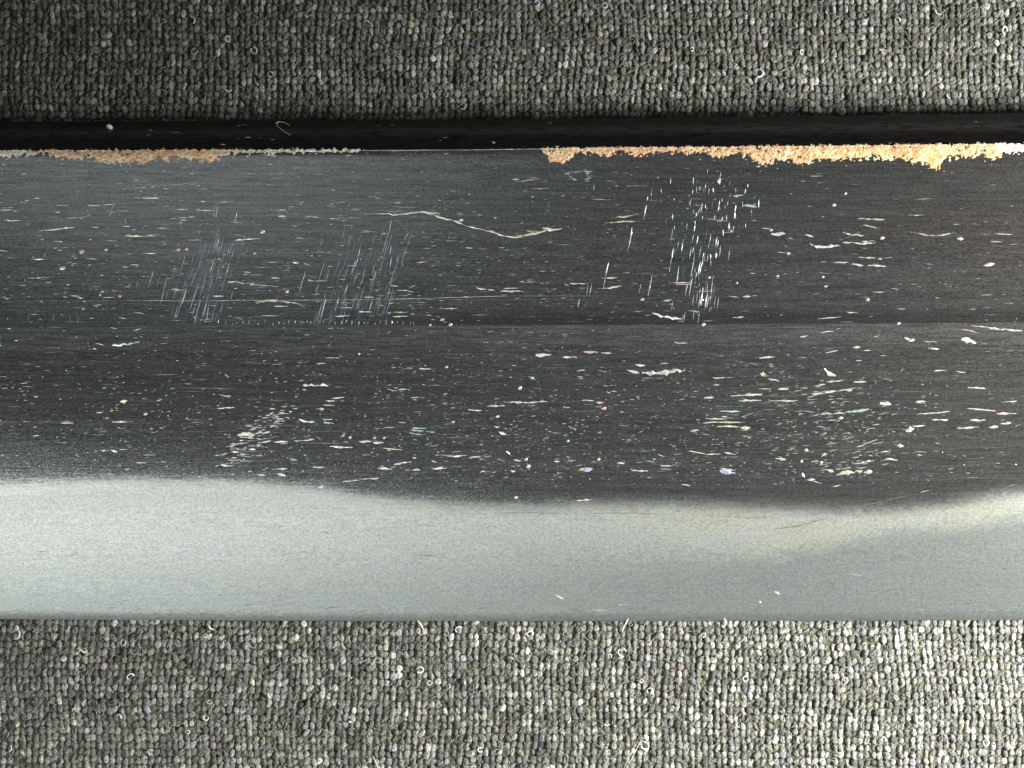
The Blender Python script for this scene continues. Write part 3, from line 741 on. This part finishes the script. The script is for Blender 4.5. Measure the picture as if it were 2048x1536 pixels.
for k, (u0, u1, dep, och, whi) in enumerate(RUST_AND_HIGHLIGHT):
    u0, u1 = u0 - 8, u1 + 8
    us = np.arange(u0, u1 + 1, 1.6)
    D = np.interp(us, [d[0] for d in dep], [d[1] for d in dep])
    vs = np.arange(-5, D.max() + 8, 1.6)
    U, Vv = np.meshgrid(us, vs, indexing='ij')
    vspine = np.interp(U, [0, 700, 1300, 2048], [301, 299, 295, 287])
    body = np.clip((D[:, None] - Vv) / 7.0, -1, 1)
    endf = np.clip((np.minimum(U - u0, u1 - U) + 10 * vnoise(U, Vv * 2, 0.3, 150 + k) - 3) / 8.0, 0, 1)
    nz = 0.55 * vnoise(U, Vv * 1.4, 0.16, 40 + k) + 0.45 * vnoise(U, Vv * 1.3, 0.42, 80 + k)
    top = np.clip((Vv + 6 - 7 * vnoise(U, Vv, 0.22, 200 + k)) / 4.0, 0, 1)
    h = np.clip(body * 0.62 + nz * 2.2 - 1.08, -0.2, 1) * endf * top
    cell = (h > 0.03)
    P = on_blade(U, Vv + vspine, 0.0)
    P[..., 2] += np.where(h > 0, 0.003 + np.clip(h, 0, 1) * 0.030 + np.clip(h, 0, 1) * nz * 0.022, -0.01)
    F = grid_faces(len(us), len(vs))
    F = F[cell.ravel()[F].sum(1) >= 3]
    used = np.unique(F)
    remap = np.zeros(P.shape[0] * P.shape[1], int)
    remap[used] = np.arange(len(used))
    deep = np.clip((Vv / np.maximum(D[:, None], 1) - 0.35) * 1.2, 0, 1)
    mesh_np("rust_highlight_patch", P.reshape(-1, 3)[used], remap[F][:, ::-1], M_rust_highlight, blade, smooth=False,
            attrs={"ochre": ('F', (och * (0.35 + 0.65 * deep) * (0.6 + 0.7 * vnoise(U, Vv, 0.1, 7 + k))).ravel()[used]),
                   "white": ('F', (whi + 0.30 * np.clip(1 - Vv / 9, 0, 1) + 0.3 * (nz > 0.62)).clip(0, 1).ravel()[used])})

# ------------------------------------------------------------------ the knit cloth
cloth = bpy.data.objects.new("knit_cloth", None)
col.objects.link(cloth)
cloth["label"] = "grey knit cloth with fine ribs and stray loops lying under the sword blade"
cloth["category"] = "cloth"

WALE, COURSE = 0.765, 0.435


def warp(x, y):
    dx = 0.12 * np.sin(y * 0.33 + x * 0.07) + 0.10 * np.sin(y * 0.9 + x * 0.21 + 1.0) + 0.0011 * np.clip(x, -5, 40) * (-y)
    dy = 0.08 * np.sin(x * 0.22 + 0.6) + 0.06 * np.sin(x * 0.71 + y * 0.2)
    return x + dx, y + dy


def cloth_z(x, y):
    return 0.05 * np.sin(x * 0.31 + y * 0.2) + 0.04 * np.sin(y * 0.47 - x * 0.12) - 0.06


gx = np.linspace(-140, 140, 141)
gy = np.linspace(-120, 120, 121)
GX, GY = np.meshgrid(gx, gy, indexing='ij')
mesh_np("backing", np.stack([GX, GY, cloth_z(GX, GY) - 0.145], -1).reshape(-1, 3), grid_faces(141, 121), M_back, cloth)

# one stitch leg: an upper half of a bent, tapering bead
NS, NR = 8, 4
tmpl = []
for r_ in range(NR):
    ph = (r_ / NR) * (math.pi / 2) * 1.0 - 0.25 * (r_ == 0)
    for a_ in range(NS):
        an = 2 * math.pi * a_ / NS
        tmpl.append((math.cos(an) * math.cos(ph), math.sin(an) * math.cos(ph), math.sin(ph)))
tmpl.append((0, 0, 1))
tmpl = np.array(tmpl)
tf = []
for r_ in range(NR - 1):
    for a_ in range(NS):
        b_ = (a_ + 1) % NS
        tf.append((r_ * NS + a_, r_ * NS + b_, (r_ + 1) * NS + b_, (r_ + 1) * NS + a_))
tq = np.array(tf)
tt = np.array([((NR - 1) * NS + a_, (NR - 1) * NS + (a_ + 1) % NS, NR * NS) for a_ in range(NS)])

ii = np.arange(-80, 81)
jj = np.arange(-104, 105)
I, J, K = np.meshgrid(ii, jj, np.array([-1, 1]), indexing='ij')
I, J, K = I.ravel(), J.ravel(), K.ravel()
bx = (I + K * 0.222) * WALE + rng.normal(0, 0.025, len(I))
by = J * COURSE + rng.normal(0, 0.027, len(I)) + K * 0.02
bx, by = warp(bx, by)
ok = ~((by < yP(bx) - 7.0) & (by > yE(bx) + 3.5))
bx, by, K, I, J = bx[ok], by[ok], K[ok], I[ok], J[ok]
N = len(bx)
ang = K * 0.20 + rng.normal(0, 0.3, N)
sxr = 0.184 * rng.uniform(0.8, 1.2, N)
syr = 0.248 * rng.uniform(0.8, 1.2, N)
szr = 0.135 * rng.uniform(0.75, 1.25, N)
bz = cloth_z(bx, by) - 0.13 + rng.normal(0, 0.042, N)
P = tmpl[None] * np.stack([sxr, syr, szr], 1)[:, None, :]
lump = 1 + rng.normal(0, 0.11, (N, len(tmpl)))
P = P * lump[..., None]
ca, sa = np.cos(ang)[:, None], np.sin(ang)[:, None]
X = P[..., 0] * ca + P[..., 1] * sa
Y = -P[..., 0] * sa + P[..., 1] * ca
Z = P[..., 2] - P[..., 1] * 0.16              # each leg dives under the one above it
BV = np.stack([X + bx[:, None], Y + by[:, None], Z + bz[:, None]], -1).reshape(-1, 3)
off = (np.arange(N) * len(tmpl))[:, None, None]
BQ = (tq[None] + off).reshape(-1, 4)
BT = (tt[None] + off).reshape(-1, 3)
clump = np.sin(bx * 2.1 + by * 1.3 + 2 * np.sin(by * 0.8)) * np.sin(by * 2.4 - bx * 0.9 + 2 * np.sin(bx * 0.7))
tone = (1 + 0.22 * clump) * np.clip(rng.lognormal(-0.05, 0.38, N), 0.35, 2.6) * 0.168
hue = np.array([0.98, 0.985, 0.90]) + rng.normal(0, 0.045, (N, 3)) * np.array([0.9, 0.5, 1.1])
BF = np.concatenate([BQ, np.concatenate([BT, BT[:, 2:]], 1)])
# triangles and quads in one mesh
me = bpy.data.meshes.new("stitches")
me.vertices.add(len(BV))
me.vertices.foreach_set("co", (BV * MM).astype(np.float32).ravel())
li = np.concatenate([BQ.ravel(), BT.ravel()]).astype(np.int32)
ls = np.concatenate([np.arange(len(BQ)) * 4, len(BQ) * 4 + np.arange(len(BT)) * 3]).astype(np.int32)
me.loops.add(len(li))
me.loops.foreach_set("vertex_index", li)
me.polygons.add(len(ls))
me.polygons.foreach_set("loop_start", ls)
me.update(calc_edges=True)
me.polygons.foreach_set("use_smooth", np.ones(len(ls), bool))
a = me.attributes.new("tone", 'FLOAT', 'POINT')
a.data.foreach_set("value", np.repeat(tone, len(tmpl)).astype(np.float32))
a = me.attributes.new("hue", 'FLOAT_COLOR', 'POINT')
a.data.foreach_set("color", np.repeat(np.concatenate([hue, np.ones((N, 1))], 1), len(tmpl), 0).astype(np.float32).ravel())
me.materials.append(M_yarn)
o = new_obj("stitches", me, cloth)
o["kind"] = "stuff"


def tube(C, r, sides=4):
    """tube along points C (n,3), radius r (n,)"""
    n = len(C)
    T = np.gradient(C, axis=0)
    T /= np.linalg.norm(T, axis=1)[:, None] + 1e-9
    A = np.cross(T, np.array([0.31, 0.17, 0.93]))
    A /= np.linalg.norm(A, axis=1)[:, None] + 1e-9
    B = np.cross(T, A)
    th_ = np.linspace(0, 2 * np.pi, sides, endpoint=False)
    r = np.broadcast_to(r, (n,))
    V = C[:, None] + r[:, None, None] * (np.cos(th_)[None, :, None] * A[:, None] + np.sin(th_)[None, :, None] * B[:, None])
    i, j = np.meshgrid(np.arange(n - 1), np.arange(sides), indexing='ij')
    k2 = (j + 1) % sides
    F = np.stack([i * sides + j, i * sides + k2, (i + 1) * sides + k2, (i + 1) * sides + j], -1).reshape(-1, 4)
    return V.reshape(-1, 3), F


# stray loops that stand up from the surface: parts that share a few meshes
loop_meshes = []
for k in range(18):
    a0 = rng.uniform(0, 6.28)
    a = np.linspace(a0, a0 + rng.uniform(2.0, 5.6), 9)
    R_ = rng.uniform(0.11, 0.21)
    C = np.stack([np.cos(a) * R_, np.sin(a) * R_ * rng.uniform(0.8, 1.3), 0.05 * np.sin(a * 1.0 + k)], 1)
    V, F = tube(C, (0.05 if k < 9 else 0.034) * np.linspace(1.0, 0.45, 9), 5)
    t = mesh_np("yarn_loop", V, F, M_fib, cloth, attrs={"tint": ('C', np.tile([0.55, 0.56, 0.55, 1] if k < 9 else [0.24, 0.25, 0.23, 1], (len(V), 1)))})
    loop_meshes.append(t.data)
    bpy.data.objects.remove(t)
BRIGHT = [(15, 1496), (375, 1464), (261, 1354), (246, 1285), (425, 1253), (32, 1268), (451, 1287), (732, 48), (1603, 104), (1517, 146), (1570, 146), (1741, 40), (1384, 98), (1880, 20),
          (380, 40), (455, 77), (540, 147), (388, 102), (507, 100), (925, 213), (985, 133), (1210, 10), (1380, 20), (1900, 190), (2010, 60), (1650, 30), (917, 1259), (1060, 1268), (1245, 1306),
          (1215, 1445), (1290, 1492), (1283, 1362), (1840, 1440), (1600, 1480), (1796, 1291), (1690, 1360), (1480, 1450), (540, 1390), (1020, 1320), (840, 1340), (700, 1440), (960, 1500)]
nl = 0
while nl < 250:
    if nl < len(BRIGHT):
        u, v = BRIGHT[nl]
    else:
        u = rng.uniform(0, 2048)
        v = rng.choice([rng.uniform(0, 225), rng.uniform(1252, 1536), rng.uniform(1252, 1536)])
    x, y = px(u, v, 0.1)
    o = new_obj("yarn_loop", loop_meshes[int(rng.integers(0, 9) if nl < 70 else rng.integers(9, 18))], cloth)
    o.location = (x * MM, y * MM, (cloth_z(x, y) + rng.uniform(0.04, 0.12)) * MM)
    o.rotation_euler = (rng.normal(0, 0.3), rng.normal(0, 0.3), rng.uniform(0, 6.28))
    s_ = rng.uniform(0.7, 1.25) * (1.25 if nl < len(BRIGHT) else 1.0)
    o.scale = (s_, s_, s_)
    nl += 1

# fuzz: countless short fibres lying over the stitches
FV, FF, FT, nf = [], [], [], 0
for k in range(38000):
    x = rng.uniform(-40, 40)
    y = rng.uniform(-31, 31)
    if (y < yP(x) - 2) and (y > yE(x) - 0.15):
        continue
    a = rng.uniform(0, 3.14) if rng.random() < 0.4 else (0.95 + rng.normal(0, 0.3))
    L = rng.uniform(0.10, 0.34)
    c = rng.normal(0, 0.6)
    t = np.linspace(-0.5, 0.5, 4)
    C = np.stack([x + np.cos(a + c * t) * L * t, y + np.sin(a + c * t) * L * t, cloth_z(x, y) + 0.05 + rng.normal(0, 0.03) - 0.25 * L * (2 * t) ** 2], 1)
    V, F = tube(C, 0.022, 3)
    FV.append(V)
    FF.append(F + nf)
    nf += len(V)
    FT.append(np.tile(np.append(np.array([0.62, 0.64, 0.6]) * rng.uniform(0.15, 0.6), 1), (len(V), 1)))
o = mesh_np("fuzz", np.concatenate(FV), np.concatenate(FF), M_fib, cloth, attrs={"tint": ('C', np.concatenate(FT))})
o["kind"] = "stuff"

# a few longer loose fibres in the cloth
for pts, r, c in (([(1283, 1478), (1270, 1505), (1252, 1540)], 0.026, (0.5, 0.47, 0.33)), ([(1276, 1482), (1262, 1508), (1246, 1540)], 0.022, (0.5, 0.47, 0.33)),
                  ([(745, 1512), (752, 1526), (758, 1542)], 0.04, (0.5, 0.44, 0.28)), ([(1256, 1236), (1250, 1248), (1244, 1264)], 0.045, (0.7, 0.72, 0.6)),
                  ([(836, 1240), (842, 1250), (848, 1262)], 0.04, (0.72, 0.68, 0.5)), ([(1448, 1236), (1452, 1244), (1447, 1256)], 0.05, (0.74, 0.74, 0.7))):
    p = np.array(pts, float)
    q = np.linspace(0, 2, 9)
    uu, vv = np.interp(q, [0, 1, 2], p[:, 0]), np.interp(q, [0, 1, 2], p[:, 1])
    x, y = px(uu, vv, 0.2)
    C = np.stack([x, y, np.where(y > yE(x) - 0.2, ZE + 0.1, 0.14)], 1)
    V, F = tube(C, r * np.sin(np.linspace(0.5, 2.8, 9)), 5)
    mesh_np("loose_fibre", V, F, M_fib, cloth, attrs={"tint": ('C', np.tile(list(c) + [1], (len(V), 1)))})

# ------------------------------------------------------------------ small things lying on the spine
k_ = 600 / 2048.0
pts = np.array([(1985, 925), (1940, 900), (1895, 862), (1885, 842), (1905, 832), (1945, 838), (1978, 858)]) * k_
q = np.linspace(0, 6, 19)
P = on_blade(np.interp(q, range(7), pts[:, 0]), np.interp(q, range(7), pts[:, 1]), 0.10)
V, F = tube(P, 0.024, 5)
o = mesh_np("lint_fibre", V, F, M_fib, None, attrs={"tint": ('C', np.tile([0.62, 0.60, 0.54, 1], (len(V), 1)))})
o["label"] = "thin pale fibre curled like a hook on the black spine of the blade"
o["category"] = "lint"
u, v = 219.5, 254.5
bm_p = []
c0 = on_blade(np.array([u]), np.array([v]), 0.0)[0]
for r_ in range(5):
    ph = -math.pi / 2 + math.pi * (r_ + 0.5) / 5
    for a_ in range(10):
        an = 2 * math.pi * a_ / 10
        rr = rng.uniform(0.85, 1.15)
        bm_p.append((c0[0] + 0.2 * math.cos(an) * math.cos(ph) * rr, c0[1] + (0.15 * math.sin(an) - 0.05 * math.cos(an)) * math.cos(ph) * rr, c0[2] + 0.14 + 0.14 * math.sin(ph)))
F = [(r_ * 10 + a_, r_ * 10 + (a_ + 1) % 10, (r_ + 1) * 10 + (a_ + 1) % 10, (r_ + 1) * 10 + a_) for r_ in range(4) for a_ in range(10)]
me = bpy.data.meshes.new("dust_grain")
me.from_pydata((np.array(bm_p) * MM).tolist(), [], F + [tuple(range(9, -1, -1)), tuple(range(40, 50))])
at = me.attributes.new("tint", 'FLOAT_COLOR', 'POINT')
at.data.foreach_set("color", np.tile([0.95, 0.85, 0.84, 1], (len(bm_p), 1)).astype(np.float32).ravel())
me.materials.append(M_fib)
me.polygons.foreach_set("use_smooth", np.ones(len(me.polygons), bool))
o = new_obj("dust_grain", me)
o["label"] = "tiny pinkish white dust grain on the black spine, above the longest left rust streak"
o["category"] = "dust"
